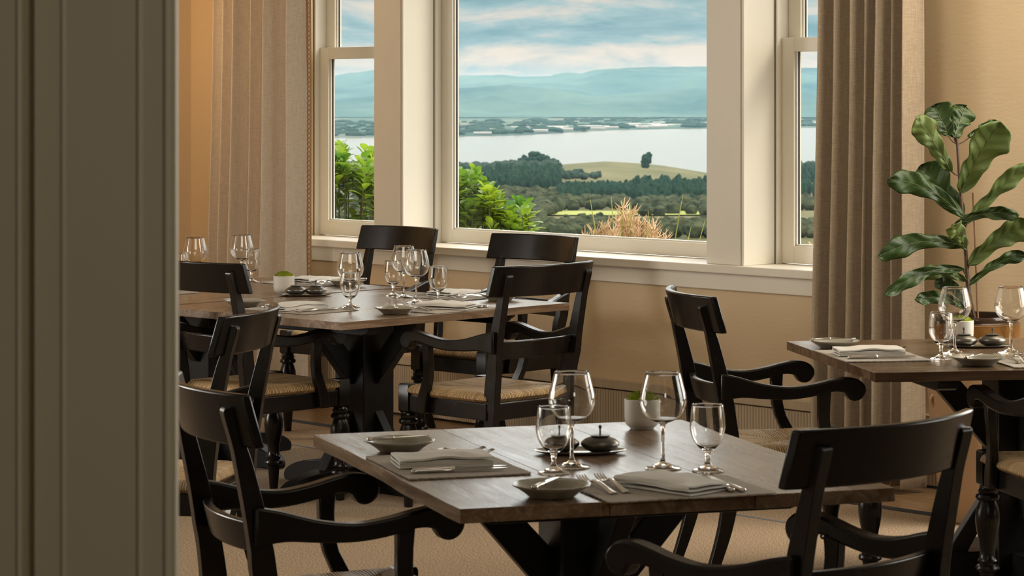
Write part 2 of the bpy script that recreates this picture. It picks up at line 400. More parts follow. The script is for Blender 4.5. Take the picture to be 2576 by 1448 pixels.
# sill, apron, reeded skirting
mb = MB(); mb.box(.72, 5.0, -.045, .30, ZS - .038, ZS)
wl(mb.obj('trim_3', M['paint'], smooth=0, bevel=.005))
mb = MB(); mb.box(.78, 4.94, -.018, 0, .738, ZS - .038)
wl(mb.obj('trim_4', M['paint'], smooth=0, bevel=.003))
mb = MB(); mb.box(0, 14, -.03, 0, .0, .240)
wl(mb.obj('baseboard_window_side', M['reed'], smooth=0))
mb = MB(); mb.box(0, 14, -.036, 0, .246, .288)
wl(mb.obj('baseboard_cap', M['skirt'], smooth=0, bevel=.003))
def window(n, a, b_, hung):
    st = .085
    y0 = .225
    fr = MB()
    for (x0, x1, z0, z1) in ((a, a + .014, ZS, ZH), (b_ - .014, b_, ZS, ZH), (a, b_, ZH - .03, ZH)): fr.box(x0, x1, y0 - .03, .31, z0, z1)
    o = wl(fr.obj('window_%d' % n, M['paint'], smooth=0, bevel=.002))
    se = MB(); se.box(a - .0002, a + .0035, y0 - .0325, y0 - .029, ZS, ZH - .03)
    tag(se.obj('seal', M['border'], o, smooth=0), 'dark weather seal')
    def sash(nm, z0, z1, y, rb, rt, s_=st):
        q = MB(); q.box(a + .015, a + s_, y, y + .04, z0, z1); q.box(b_ - s_, b_ - .015, y, y + .04, z0, z1)
        q.box(a + s_, b_ - s_, y, y + .04, z0, z0 + rb); q.box(a + s_, b_ - s_, y, y + .04, z1 - rt, z1)
        e = .008   # glazing bead
        q.box(a + s_, a + s_ + e, y + .012, y + .04, z0 + rb, z1 - rt); q.box(b_ - s_ - e, b_ - s_, y + .012, y + .04, z0 + rb, z1 - rt)
        q.box(a + s_, b_ - s_, y + .012, y + .04, z0 + rb, z0 + rb + e)
        so = q.obj(nm, M['paint'], o, smooth=0, bevel=.0015)
        g = MB(); g.box(a + s_, b_ - s_, y + .022, y + .026, z0 + rb, z1 - rt)
        g.obj('pane', M['pane'], so, smooth=0)
        g = MB(); g.box(a + s_ + e, a + s_ + e + .0015, y + .020, y + .030, z0 + rb, z1 - rt)
        tag(g.obj('gasket', M['border'], so, smooth=0), 'dark glazing gasket')
    if hung:
        sash('lower_sash', ZS + .004, 1.857, y0, .078, .062)
        sash('upper_sash', 1.80, ZH - .03, y0 + .045, .05, .06)
    else:
        sash('sash', ZS + .004, ZH - .03, y0 + .01, .066, .07, .095)
    return o
for i, (a, b_) in enumerate(opens): window(i + 1, a, b_, i in (0, 2))
# other walls, floor, ceiling (off frame, they close the room); two openings in the left wall
mb = MB(); mb.box(-.3, 0, -11.3, 0, 0, ZS); mb.box(-.3, 0, -11.3, 0, ZH, ZC)
for y0, y1 in ((-5.4, 0), (-8.0, -7.5), (-11.3, -10.0)): mb.box(-.3, 0, y0, y1, ZS, ZH)
wl(mb.obj('wall_left', M['plaster'], smooth=0))
mb = MB(); mb.box(14, 14.3, -11.3, 0, 0, ZC); wl(mb.obj('wall_right', M['dark_wall'], smooth=0))
mb = MB(); mb.box(-.3, 14.3, -11.6, -11.3, 0, ZC); wl(mb.obj('wall_rear', M['dark_wall'], smooth=0))
mb = MB(); mb.box(-.3, 14.3, -11.6, .3, ZC, ZC + .1); wl(mb.obj('ceiling', M['ceiling'], smooth=0))
mb = MB(); mb.box(-.3, 14.3, -11.6, .3, -.1, -.012); wl(mb.obj('floor', M['floor'], smooth=0))
rug = MB(); rug.box(.75, 13.2, -10.6, -.655, -.012, 0)
rg = wl(rug.obj('carpet_rug', M['carpet'], smooth=0), None)
tag(rg, 'sand brown woven rug covering the floor under all the dining tables', 'rug')
q = MB(); q.box(.68, 13.27, -.655, -.585, -.012, .001); q.box(.68, .75, -10.6, -.655, -.012, .001)
tag(q.obj('rug_border', M['border'], rg, smooth=0, bevel=.002), 'dark navy woven border')
q = MB(); q.box(1.3, 12.6, -1.185, -1.165, -.002, .0012)
tag(q.obj('woven_stripe', plain('blue_grey_stripe', (.12, .14, .16), .9), rg, smooth=0), 'thin blue-grey stripe')
# partition wall at the left edge of the view, with its stepped door casing
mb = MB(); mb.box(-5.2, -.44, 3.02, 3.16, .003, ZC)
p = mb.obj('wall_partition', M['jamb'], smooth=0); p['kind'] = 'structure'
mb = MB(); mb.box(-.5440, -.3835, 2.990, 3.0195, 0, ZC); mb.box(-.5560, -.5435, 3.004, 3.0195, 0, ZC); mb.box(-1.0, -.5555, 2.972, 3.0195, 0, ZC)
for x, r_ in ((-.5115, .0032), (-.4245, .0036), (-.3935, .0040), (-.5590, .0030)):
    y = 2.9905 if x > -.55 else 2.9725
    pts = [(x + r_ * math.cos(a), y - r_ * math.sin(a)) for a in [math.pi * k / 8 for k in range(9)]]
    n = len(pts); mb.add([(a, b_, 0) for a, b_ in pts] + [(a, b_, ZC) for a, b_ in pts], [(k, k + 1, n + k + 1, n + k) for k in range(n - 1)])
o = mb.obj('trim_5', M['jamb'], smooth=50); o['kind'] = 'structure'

# ------------------------------------------------------------------ curtains
def curtain(name, label, s0, s1, folds, m, amp, seed, flare=.03, braid=False, y=-.13, zb=.012):
    r = random.Random(seed); w = [r.uniform(.75, 1.3) for _ in range(folds)]; tot = sum(w)
    ed = [0]
    for q in w: ed.append(ed[-1] + q / tot)
    am = [amp * r.uniform(.7, 1.25) for _ in range(folds)]; dr = [r.uniform(-.012, .012) for _ in range(folds + 1)]
    def fn(u, v):
        k = min(folds - 1, max(i for i in range(folds) if u >= ed[i] - 1e-9)); f = (u - ed[k]) / (ed[k + 1] - ed[k])
        z = zb + v * (2.80 - zb)
        low = 1 - v
        s = s0 + (s1 - s0) * u + flare * low * (u - .5) * 2 + (dr[k] * (1 - f) + dr[k + 1] * f) * low
        s += .018 * math.sin(2 * math.pi * f) * (s1 - s0) / folds * 8
        yy = y - am[k] * (math.cos(2 * math.pi * f) * -.5 + .5) * (.8 + .45 * low) + .004 * math.sin(u * 40 + z * 3) + .05 * 0
        return (s, yy, z + 0)
    mb = MB(); mb.grid(folds * 20, 36, fn)
    o = mb.obj(name, m, smooth=180, solid=.004); wl(o, None)
    tag(o, label, 'curtain')
    if braid:
        q = MB(); nb = 116
        for i in range(nb):
            v = (i + .5) / nb; x, yy, z = fn(1.0, v)
            # chain of small loops
            pts = [(x + .002 + .012 * math.cos(a), yy - .006, z + .0135 * math.sin(a)) for a in [2 * math.pi * j / 10 for j in range(11)]]
            q.tube(pts, .0028, 5)
        q.tube([(fn(1.0, v / 20)[0] - .015, fn(1.0, v / 20)[1] - .004, fn(1, v / 20)[2]) for v in range(21)], .003, 5)
        q.tube([(fn(1.0, v / 20)[0] + .018, fn(1.0, v / 20)[1] - .004, fn(1, v / 20)[2]) for v in range(21)], .003, 5)
        tag(q.obj('braid_trim', M['braid'], o, smooth=60), 'ochre looped braid edging')
    return o
curtain('curtain', 'pale oatmeal linen curtain with ochre braid edge, left of the windows', .445, 1.205, 6, M['curtain_light'], .125, 5, .035, True)
curtain('curtain', 'dark taupe linen curtain hanging full length behind the fiddle leaf plant', 4.74, 5.235, 7, M['curtain_dark'], .10, 12, .02, y=-.15)

# ------------------------------------------------------------------ chair
def make_chair():
    t_ = thing('dining_chair', '', 'chair')
    bk = M['black']
    # curved crest rail: concave towards the sitter, leaning back
    def crest_y(x, half, end, sag): return end - sag * (1 - (x / half) ** 2)
    def curved(half, end, sag, z0, z1, lean, th, n=16, sidecut=.0):
        mb = MB(); ring = []
        for i in range(n + 1):
            x = -half + 2 * half * i / n; y = crest_y(x, half, end, sag)
            xs = x * (1 + sidecut)
            ring.append([(xs, y + lean + .5 * th, z0), (x, y + .5 * th, z1), (x, y - .5 * th, z1), (xs, y + lean - .5 * th, z0)])
        vs = [p for r_ in ring for p in r_]; fs = []
        for i in range(n):
            for k in range(4): fs.append((i * 4 + k, i * 4 + (k + 1) % 4, i * 4 + 4 + (k + 1) % 4, i * 4 + 4 + k))
        fs += [(0, 1, 2, 3), (n * 4 + 3, n * 4 + 2, n * 4 + 1, n * 4)]
        return mb.add(vs, fs)
    curved(.265, -.315, .064, .845, .962, .032, .024, sidecut=.02).obj('crest_rail', bk, t_, smooth=45, bevel=.005)
    curved(.20, -.262, .035, .605, .675, .018, .022).obj('lower_back_rail', bk, t_, smooth=45, bevel=.004)
    # rear legs running up into the back posts
    tab = [(0, -.335, .030), (.10, -.298, .036), (.22, -.262, .044), (.34, -.243, .052), (.44, -.243, .060), (.55, -.254, .056), (.68, -.276, .048), (.80, -.303, .038), (.845, -.315, .032), (.90, -.333, .028), (.922, -.340, .024), (.930, -.341, .012)]
    cen = spline([(a, b_) for a, b_, c in tab], 4); wid = spline([(a, c) for a, b_, c in tab], 4)
    for s in (-1, 1):
        poly = [(c[1] - w_[1] / 2, c[0]) for c, w_ in zip(cen, wid)] + [(c[1] + w_[1] / 2, c[0]) for c, w_ in list(zip(cen, wid))[::-1]]
        mb = MB(); mb.prism(poly, s * .213 - .016, s * .213 + .016, shift=lambda y, z, s=s: s * (.0 if z > .6 else -.008))
        mb.obj('rear_leg', bk, t_, smooth=30, bevel=.005)
        # turned front leg: block, rings, vase, rings, foot
        mb = MB(); x, y = s * .205, .222; h = .0275
        mb.lathe([(.010, .0), (.017, .002), (.023, .085), (.026, .098), (.036, .103), (.038, .110), (.035, .118), (.027, .122), (.027, .128), (.031, .134), (.025, .142), (.0235, .16), (.027, .19), (.036, .235), (.039, .262), (.037, .29), (.029, .315), (.026, .322), (.036, .327), (.0385, .334), (.036, .342), (.028, .346), (.031, .352), (.031, .358), (.026, .364), (.024, .372)], 24, (x, y, 0))
        mb.add([(x + a, y + b_, z) for z, q in ((.366, .7), (.376, 1), (.474, 1), (.481, .88)) for a, b_ in ((-h * q, -h * q), (h * q, -h * q), (h * q, h * q), (-h * q, h * q))],
               [(3, 2, 1, 0), (12, 13, 14, 15)] + [(j * 4 + i, j * 4 + (i + 1) % 4, j * 4 + 4 + (i + 1) % 4, j * 4 + 4 + i) for j in range(3) for i in range(4)])
        mb.obj('front_leg', bk, t_, smooth=35)
        # arm: dips, rises and ends in a drooping scroll
        top = spline([(-.285, .715), (-.23, .704), (-.15, .682), (-.07, .672), (0, .679), (.07, .694), (.115, .700), (.150, .695), (.174, .678), (.181, .656), (.170, .635), (.150, .625), (.130, .628), (.119, .640), (.108, .652), (.07, .655), (0, .640), (-.07, .632), (-.15, .634), (-.22, .638), (-.285, .628)], 4)
        poly = [(p[0], p[1]) for p in top]
        def sh(y, z, s=s):
            u = min(1, max(0, (y + .285) / .40)); return s * (.222 + .050 * math.sin(u * math.pi / 2))
        mb = MB(); mb.prism(poly, -.021, .021, sh); mb.obj('arm', bk, t_, smooth=35, bevel=.006)
        # swept arm support standing on the outside of the seat rail
        c = spline([(.655, .048, .040, .264), (.60, .047, .037, .262), (.55, .050, .037, .256), (.50, .064, .040, .248), (.45, .090, .046, .240), (.40, .100, .050, .236), (.375, .101, .050, .236)], 4) if False else None
        rows = [(.660, .048, .042, .266), (.61, .047, .038, .264), (.56, .048, .037, .259), (.52, .056, .038, .253), (.48, .074, .042, .247), (.44, .092, .048, .243), (.41, .100, .050, .242), (.378, .102, .050, .242)]
        mb = MB(); vs = []; fs = []
        for z, yc, wd, xc in rows:
            for a, b_ in ((-.014, -.5), (.014, -.5), (.014, .5), (-.014, .5)): vs.append((s * xc + a, yc + b_ * wd, z))
        for j in range(len(rows) - 1):
            for i in range(4): fs.append((j * 4 + i, j * 4 + (i + 1) % 4, j * 4 + 4 + (i + 1) % 4, j * 4 + 4 + i))
        fs += [(3, 2, 1, 0), tuple(len(vs) - 4 + i for i in range(4))]
        mb.add(vs, fs); mb.obj('arm_support', bk, t_, smooth=50, bevel=.004)
    mb = MB(); mb.box(-.178, .178, .207, .237, .375, .440); mb.box(-.19, .19, -.258, -.228, .375, .44)
    for s in (-1, 1): mb.box(s * .205 - .016, s * .205 + .022 * 1, -.235, .20, .375, .44) if s > 0 else mb.box(s * .205 - .022, s * .205 + .016, -.235, .20, .375, .44)
    mb.obj('seat_frame', bk, t_, smooth=0, bevel=.004)
    def top(u, v, sgn):
        a, b_ = 2 * u - 1, 2 * v - 1
        e = math.sqrt(max(0, 1 - abs(a) ** 12)) * math.sqrt(max(0, 1 - abs(b_) ** 12))
        hw = .232 + .012 * v; 
        x = a * hw; y = -.236 + .468 * v
        if abs(a) > .80 and b_ > .84: x = math.copysign(hw * (.80), a) * 1.0 if abs(a) > .80 else x   # notch at the front blocks
        z = .452 + (.032 * e if sgn > 0 else -.027 * e)
        if sgn > 0: z -= .014 * (1 - a * a) * (1 - b_ * b_) + .005 * math.exp(-((abs(a) - abs(b_)) ** 2) / .0015) * e
        return (x, y, z)
    cs = lambda u: .5 - .5 * math.cos(math.pi * u) * (1.0) if u in (0, 1) else .5 - .5 * math.cos(math.pi * u); mb = MB(); mb.grid(56, 56, lambda u, v: top(cs(u), cs(v), 1)); mb.grid(16, 16, lambda u, v: top(u, v, -1))
    tag(mb.obj('seat', M['rush'], t_, smooth=180), 'woven golden rush seat')
    return t_
CH = Kind(make_chair)
chairs = [
 (-.383, 5.968, -67.0, 'black rush-seat armchair at the front table, back to the left doorway casing', 'chairs at the front table'),
 (.527, 5.416, 41.9, 'nearest black armchair, its curved back toward us in the lower right corner', 'chairs at the front table'),
 (-.101, 10.195, 44.7, 'black rush-seat armchair seen from behind at the right edge of the middle table', 'chairs at the middle table'),
 (.900, 8.635, -79.1, 'black armchair seen from the side, facing right to the right-hand table', 'chairs at the right-hand table'),
 (-1.097, 7.899, 78.7, 'black armchair between two tables, facing left behind the doorway casing', 'chairs facing the hidden left side'),
 (-.982, 10.371, -45.1, 'black rush-seat armchair at the left side of the middle table, partly cut by the casing', 'chairs at the middle table'),
 (-.768, 12.538, 135.5, 'black armchair facing us below the pier between left and centre windows', 'chairs along the window'),
 (-.113, 11.786, 136.6, 'black armchair facing us directly below the centre window', 'chairs along the window'),
 (1.745, 8.105, 11.0, 'black rush-seat armchair cut by the right picture edge, turned to the right-hand table', 'chairs at the right-hand table'),
]
for x, y, a, lb, g in chairs: CH.place((x, y, 0), R(a), lb, g)

# ------------------------------------------------------------------ tables (local x = across the planks, y = along them)
def make_table(name, label, cx_, cy_, rz, wx, wy, seed=0, wood='table'):
    t_ = thing(name, label, 'table', (cx_, cy_, 0), rz, 'dining tables')
    r = random.Random(seed); n = max(3, round(wx / .33)); pw = wx / n
    mb = MB()
    for k in range(n):
        x0, x1 = -wx / 2 + k * pw + (.0003 if k else 0), -wx / 2 + (k + 1) * pw - (.0003 if k < n - 1 else 0)
        N = 14; ph1, ph2 = r.uniform(0, 6), r.uniform(0, 6)
        out = [(x0, x1)]
        pts = []
        wav = lambda y, ph: .0035 * math.sin(y * 7 + ph) + .002 * math.sin(y * 17 + ph * 2)
        ex = .004 * math.sin(k * 2 + seed)
        L_ = [(x0 + (wav(-wy / 2 + wy * i / N, ph1) if k == 0 else 0), -wy / 2 + wy * i / N) for i in range(N + 1)]
        R_ = [(x1 + (wav(-wy / 2 + wy * i / N, ph2) if k == n - 1 else 0), -wy / 2 + wy * i / N) for i in range(N + 1)]
        L_[0] = (L_[0][0], L_[0][1] + ex); R_[0] = (R_[0][0], R_[0][1] + ex)
        poly = R_ + L_[::-1]; m_ = len(poly)
        dz = r.uniform(-.0004, .0004)
        mb.add([(x, y, .72) for x, y in poly] + [(x, y, .75 + dz) for x, y in poly],
               [tuple(range(m_))[::-1], tuple(range(m_, 2 * m_))] + [(i, (i + 1) % m_, m_ + (i + 1) % m_, m_ + i) for i in range(m_)])
    mb.obj('tabletop', M[wood], t_, smooth=0, bevel=.0012)
    bk = M['black_matt']
    for s in (-1, 1):       # cleats under the top with rounded ends
        mb = MB(); hl = wx / 2 - .10
        poly = [(-hl, .72), (-hl, .70), (-hl + .012, .684), (-hl + .04, .675), (hl - .04, .675), (hl - .012, .684), (hl, .70), (hl, .72)]
        for p in (poly,):
            k0 = len(mb.v); m_ = len(p); y0, y1 = s * (wy / 2 - .27) - .035, s * (wy / 2 - .27) + .035
            mb.add([(a, y0, z) for a, z in p] + [(a, y1, z) for a, z in p], [tuple(range(m_)), tuple(range(m_, 2 * m_))[::-1]] + [(i, i + m_, (i + 1) % m_ + m_, (i + 1) % m_) for i in range(m_)])
        mb.obj('cleat', bk, t_, smooth=0, bevel=.004)
    mb = MB(); mb.box(-.085, .085, -.085, .085, .05, .72); mb.box(-.10, .10, -.30, .30, .69, .7199); mb.obj('pedestal', bk, t_, smooth=0, bevel=.006)
    for k in range(4):      # knee braces up to the top, lower braces down to the feet
        a = k * math.pi / 2; ca, sa = math.cos(a), math.sin(a)
        def rot(p): return (p[0] * ca - p[1] * sa, p[0] * sa + p[1] * ca, p[2])
        h = .022
        poly = [(.083, .43), (.083, .53), (.255, .7195), (.355, .7195)]
        poly = [(.083, .44), (.083, .545), (.245, .7199), (.345, .7199), (.10, .44)]
        mb = MB(); m_ = len(poly)
        mb.add([rot((x, -h, z)) for x, z in poly] + [rot((x, h, z)) for x, z in poly], [tuple(range(m_)), tuple(range(m_, 2 * m_))[::-1]] + [(i, i + m_, (i + 1) % m_ + m_, (i + 1) % m_) for i in range(m_)])
        mb.obj('brace', bk, t_, smooth=0, bevel=.003)
        poly = [(.083, .25), (.083, .33), (.24, .10), (.17, .10)]
        mb = MB(); m_ = len(poly)
        mb.add([rot((x, -h, z)) for x, z in poly] + [rot((x, h, z)) for x, z in poly], [tuple(range(m_)), tuple(range(m_, 2 * m_))[::-1]] + [(i, i + m_, (i + 1) % m_ + m_, (i + 1) % m_) for i in range(m_)])
        mb.obj('lower_brace', bk, t_, smooth=0, bevel=.003)
        # foot: long runner with a rounded toe
        prof = spline([(.0, .105), (.20, .105), (.32, .092), (.40, .070), (.445, .040), (.45, .012), (.44, .0)], 3)
        poly = [(p[0], p[1]) for p in prof] + [(.0, .0)]
        mb = MB(); m_ = len(poly); h = .042
        mb.add([rot((x, -h * (1 if x < .35 else .8), z)) for x, z in poly] + [rot((x, h * (1 if x < .35 else .8), z)) for x, z in poly], [tuple(range(m_)), tuple(range(m_, 2 * m_))[::-1]] + [(i, i + m_, (i + 1) % m_ + m_, (i + 1) % m_) for i in range(m_)])
        mb.obj('foot', bk, t_, smooth=30, bevel=.006)
    return t_
def ang(dx, dy): return math.atan2(dy, dx)
A2 = ang(.734, -.679)        # middle table: across = -v
make_table('dining_table', 'weathered brown wooden table in the foreground, two places laid', .168, 6.138, R(18.0), .985, 1.255, 1)
make_table('dining_table', 'brown wooden table in the middle, in front of the centre window chairs', -.600, 10.665, R(-42.8), 1.09, 1.28, 2)
make_table('dining_table', 'brown wooden table at the back left, pushed against the middle table near the curtain', -1.325, 11.545, R(-42.8), 1.09, 1.28, 3)
make_table('dining_table', 'dark brown wooden table at the right picture edge by the potted plant', 1.660, 8.665, R(99.0), 1.04, 1.27, 4, 'table_dark')

# ------------------------------------------------------------------ tableware
def offset_glass(outer, th):
    inner = [(max(r - th, .0004), z) for r, z in outer]
    return inner
def make_wine():
    o = [(.0, 0), (.040, 0), (.042, .0012), (.041, .0026), (.028, .006), (.012, .0115), (.0055, .019), (.0042, .035), (.004, .07), (.0042, .090), (.0065, .100), (.013, .1045)]
    bowl = spline([(.013, .1045), (.030, .112), (.046, .127), (.0545, .149), (.053, .168), (.047, .192), (.0405, .2175)], 4)
    outer = o[:-1] + [(p[0], p[1]) for p in bowl]
    inner = [(max(p[0] - .0012, 0), p[1]) for p in bowl[::-1] if p[1] > .112]
    prof = outer + [(.0400, .2182)] + inner + [(.012, .1075), (.0001, .1065)]
    mb = MB(); mb.lathe(prof[1:], 48); return tag(mb.obj('wine_glass', M['glass'], smooth=60), '', 'wine glass')
def make_water():
    o = [(.035, 0), (.0365, .0012), (.0355, .0026), (.024, .006), (.011, .012), (.006, .021), (.0052, .033), (.008, .045)]
    bowl = spline([(.008, .045), (.022, .055), (.034, .072), (.0402, .093), (.0405, .108), (.0385, .130), (.0360, .150)], 4)
    inner = [(max(p[0] - .0012, 0), p[1]) for p in bowl[::-1] if p[1] > .056]
    prof = o[:-1] + [(p[0], p[1]) for p in bowl] + [(.0354, .1508)] + inner + [(.010, .0505), (.0001, .0495)]
    mb = MB(); mb.lathe(prof, 44); return tag(mb.obj('water_glass', M['glass'], smooth=60), '', 'water glass')
def make_plate():
    lob = lambda a, r: 1 + (.035 * abs(math.cos(4 * a)) - .015) * max(0, (r - .055) / .027)
    mb = MB(); mb.lathe([(.046, 0), (.050, .002), (.058, .009), (.072, .019), (.083, .025), (.084, .0272), (.082, .028), (.071, .0225), (.056, .0125), (.048, .0075), (.0001, .0065)], 64, rad=lob)
    return tag(mb.obj('side_plate', M['plate'], smooth=50), '', 'plate')
def make_mat():
    a, b_ = .190, .140; pts = []
    def edge(p, q, n):
        p, q = Vector(p), Vector(q); d = (q - p); nn = Vector((d.y, -d.x)).normalized()
        for i in range(n * 6):
            f = i / (n * 6); pts.append(p + d * f + nn * .0035 * abs(math.sin(math.pi * f * n)))
    edge((-a, -b_), (a, -b_), 17); edge((a, -b_), (a, b_), 13); edge((a, b_), (-a, b_), 17); edge((-a, b_), (-a, -b_), 13)
    n = len(pts); mb = MB()
    wv = lambda p: .0012 * (1 + math.sin(p.x * 30) * math.cos(p.y * 25))
    mb.add([(p.x, p.y, .0001 + wv(p) * .3) for p in pts] + [(p.x, p.y, .0028 + wv(p) * .6) for p in pts], [tuple(range(n))[::-1], tuple(range(n, 2 * n))] + [(i, (i + 1) % n, n + (i + 1) % n, n + i) for i in range(n)])
    return tag(mb.obj('placemat', M['mat'], smooth=40), '', 'placemat')
def make_napkin():
    # folded cloth: ribbon folded back and forth, extruded along its length, sagging unevenly
    w_ = .058
    path = [(-w_, .003), (0, .003), (w_, .004)] + [(w_ + .0045 * math.cos(a), .0085 + .0045 * math.sin(a)) for a in (-.8, 0, .8)] + [(w_, .013), (0, .0135), (-w_, .0125)] + [(-w_ - .004 * math.cos(a), .017 + .0045 * math.sin(a)) for a in (-.8, 0, .8)] + [(-w_, .0215), (-.02, .0235), (.03, .0230), (w_ + .003, .0195)]
    P = spline(path, 2); mb = MB(); nx = 22; th = .0021; K = len(P); vs = []; fs = []
    for j in range(nx + 1):
        y = -.108 + .216 * j / nx
        for side in (1, -1):
            for i, p in enumerate(P):
                d = (P[min(i + 1, K - 1)] - P[max(i - 1, 0)]).normalized(); nn = Vector((-d.y, d.x))
                q = p + nn * th * side
                k = q.y / .022
                vs.append((q.x * (1 + .05 * noise.noise((y * 12, q.y * 90, 1))) + .006 * k * noise.noise((y * 14, 3, 2)), y + .010 * (k - .5) * noise.noise((q.x * 14, 7, k * 2)), q.y + k * .0045 * noise.noise((q.x * 22, y * 20, 4)) + k * .0035 * math.sin(y * 22 + 1)))
    row = 2 * K
    for j in range(nx):
        for i in range(K - 1):
            a = j * row + i; fs.append((a, a + 1, a + 1 + row, a + row))
            a = j * row + K + i; fs.append((a, a + row, a + 1 + row, a + 1))
        a = j * row; fs.append((a, a + row, a + K + row, a + K)); a = j * row + K - 1; fs.append((a, a + K, a + K + row, a + row))
    for j in (0, nx):
        for i in range(K - 1):
            a = j * row + i; fs.append((a, a + K, a + K + 1, a + 1))
    mb.add(vs, fs)
    return tag(mb.obj('napkin', M['napkin'], smooth=70), '', 'napkin')
def make_fork():
    mb = MB()
    def flat(pts): # (y, halfwidth, z, th)
        vs = []; fs = []
        for y, w_, z, th in pts:
            vs += [(-w_, y, z - th), (-w_ * .6, y, z + th), (w_ * .6, y, z + th), (w_, y, z - th)]
        for j in range(len(pts) - 1):
            for i in range(4): fs.append((j * 4 + i, j * 4 + (i + 1) % 4, j * 4 + 4 + (i + 1) % 4, j * 4 + 4 + i))
        fs += [(3, 2, 1, 0), tuple(len(vs) - 4 + i for i in range(4))]; mb.add(vs, fs)
    flat([(-.10, .008, .004, .0014), (-.095, .0105, .004, .0016), (-.08, .009, .005, .0016), (-.05, .0055, .010, .0018), (.0, .003, .016, .0018), (.025, .0032, .014, .0016), (.035, .007, .0095, .0012), (.045, .0112, .007, .0011), (.058, .0118, .0065, .001)])
    for k in range(4):
        x = -.0098 + k * .0065; pts = [(.057, .0065), (.072, .0075), (.088, .0105), (.100, .0150)]
        vs = []; fs = []
        for i, (y, z) in enumerate(pts):
            h = .0018 if i < 3 else .0007; vs += [(x - h, y, z - .0009), (x - h, y, z + .0009), (x + h, y, z + .0009), (x + h, y, z - .0009)]
        for j in range(3):
            for i in range(4): fs.append((j * 4 + i, j * 4 + (i + 1) % 4, j * 4 + 4 + (i + 1) % 4, j * 4 + 4 + i))
        fs += [(3, 2, 1, 0), (12, 13, 14, 15)]; mb.add(vs, fs)
    return tag(mb.obj('fork', M['silver'], smooth=50), '', 'fork')
def make_knife(L=.235, name='table_knife', cat='knife'):
    k = L / .235; t_ = thing(name, '', cat); h = -.115 * k
    sect = [(math.cos(2 * math.pi * i / 10), math.sin(2 * math.pi * i / 10)) for i in range(10)]
    mb = MB(); mb.sweep([(Vector((0, h, .0062)), (.004, .003)), (Vector((0, h + .004, .0062)), (.0075, .0052)), (Vector((0, h + .012, .0062)), (.0068, .0046)), (Vector((0, h + .05 * k, .0062)), (.0062, .0048)), (Vector((0, h + .088 * k, .0062)), (.0052, .0044)), (Vector((0, h + .093 * k, .0062)), (.0068, .0058)), (Vector((0, h + .098 * k, .0062)), (.004, .004))], sect)
    mb.obj('handle', M['silver'], t_, smooth=60)
    b0 = h + .097 * k; e = .12 * k
    poly = [(-.0045, b0), (-.0085, b0 + .012), (-.0095, b0 + e * .6), (-.007, b0 + e * .92), (.003, b0 + e + .008), (.006, b0 + e * .9), (.0055, b0)]
    mb = MB(); n = len(poly)
    mb.add([(x, y, .0052) for x, y in poly] + [(x, y, .0070) for x, y in poly], [tuple(range(n))[::-1], tuple(range(n, 2 * n))] + [(i, (i + 1) % n, n + (i + 1) % n, n + i) for i in range(n)])
    mb.obj('blade', M['silver'], t_, smooth=0)
    return t_
def make_pot():
    t_ = thing('moss_pot', '', 'pot')
    mb = MB(); mb.lathe([(.030, 0), (.032, .003), (.036, .006), (.0425, .013), (.0448, .028), (.0455, .068), (.0455, .0745), (.0435, .0755), (.0415, .0735), (.041, .050), (.0001, .048)], 48)
    mb.obj('bowl', M['pot'], t_, smooth=50)
    bm = MB(); r = random.Random(3)
    def fn(u, v):
        a = 2 * math.pi * u; ph = v * math.pi / 2; q = .040 * math.cos(ph); d = 1 + .05 * noise.noise((math.cos(a) * 3, math.sin(a) * 3, v * 4))
        return (q * math.cos(a) * d, q * math.sin(a) * d, .070 + .022 * math.sin(ph) * (1 + .25 * noise.noise((math.cos(a) * 2, math.sin(a) * 2, v * 3 + 5))))
    bm.grid(48, 14, fn)
    for i in range(1500):     # tufts
        u, v = r.random(), r.random() ** .8; p = Vector(fn(u, v)); nn = (p - Vector((0, 0, .050))).normalized(); s = r.uniform(.0015, .004)
        tdir = Vector((r.uniform(-1, 1), r.uniform(-1, 1), r.uniform(-.2, 1))) * .5
        tip = p + (nn + tdir).normalized() * s; sd = nn.cross(Vector((r.random(), r.random(), r.random()))).normalized() * .0009
        bm.add([p - sd, p + sd, tip], [(0, 1, 2)])
    mo = bm.obj('moss', M['moss'], t_, smooth=80); mo['kind'] = 'stuff'
    return t_
def make_cond():
    mb = MB(); mb.lathe([(.016, 0), (.024, .001), (.038, .007), (.046, .017), (.0455, .023), (.036, .031), (.022, .036), (.0205, .0372), (.0001, .0372)], 44)
    t_ = thing('lidded_dish', '', 'dish'); mb.obj('body', M['jar'], t_, smooth=60)
    mb = MB(); mb.lathe([(.020, .0373), (.0245, .0385), (.025, .0395), (.020, .0405), (.0025, .0412), (.0018, .053), (.0025, .0545), (.0042, .058), (.0035, .0625), (.0001, .064)], 32)
    mb.obj('lid', M['jar'], t_, smooth=50); return t_
def make_tray():
    rad = lambda a, r: 1 / math.sqrt((math.cos(a)) ** 2 + (math.sin(a) / .52) ** 2)
    mb = MB(); mb.lathe([(.085, 0), (.090, .001), (.104, .0045), (.1105, .0075), (.1105, .0085), (.103, .0065), (.089, .0028), (.0001, .0026)], 64, rad=rad)
    return tag(mb.obj('serving_tray', M['tray'], smooth=50), '', 'tray')
KW, KG, KP, KM, KN, KF = Kind(make_wine), Kind(make_water), Kind(make_plate), Kind(make_mat), Kind(make_napkin), Kind(make_fork)
KK, KB, KPOT, KC, KT = Kind(make_knife), Kind(lambda: make_knife(.165, 'butter_knife', 'knife')), Kind(make_pot), Kind(make_cond), Kind(make_tray)
ZT = .7507
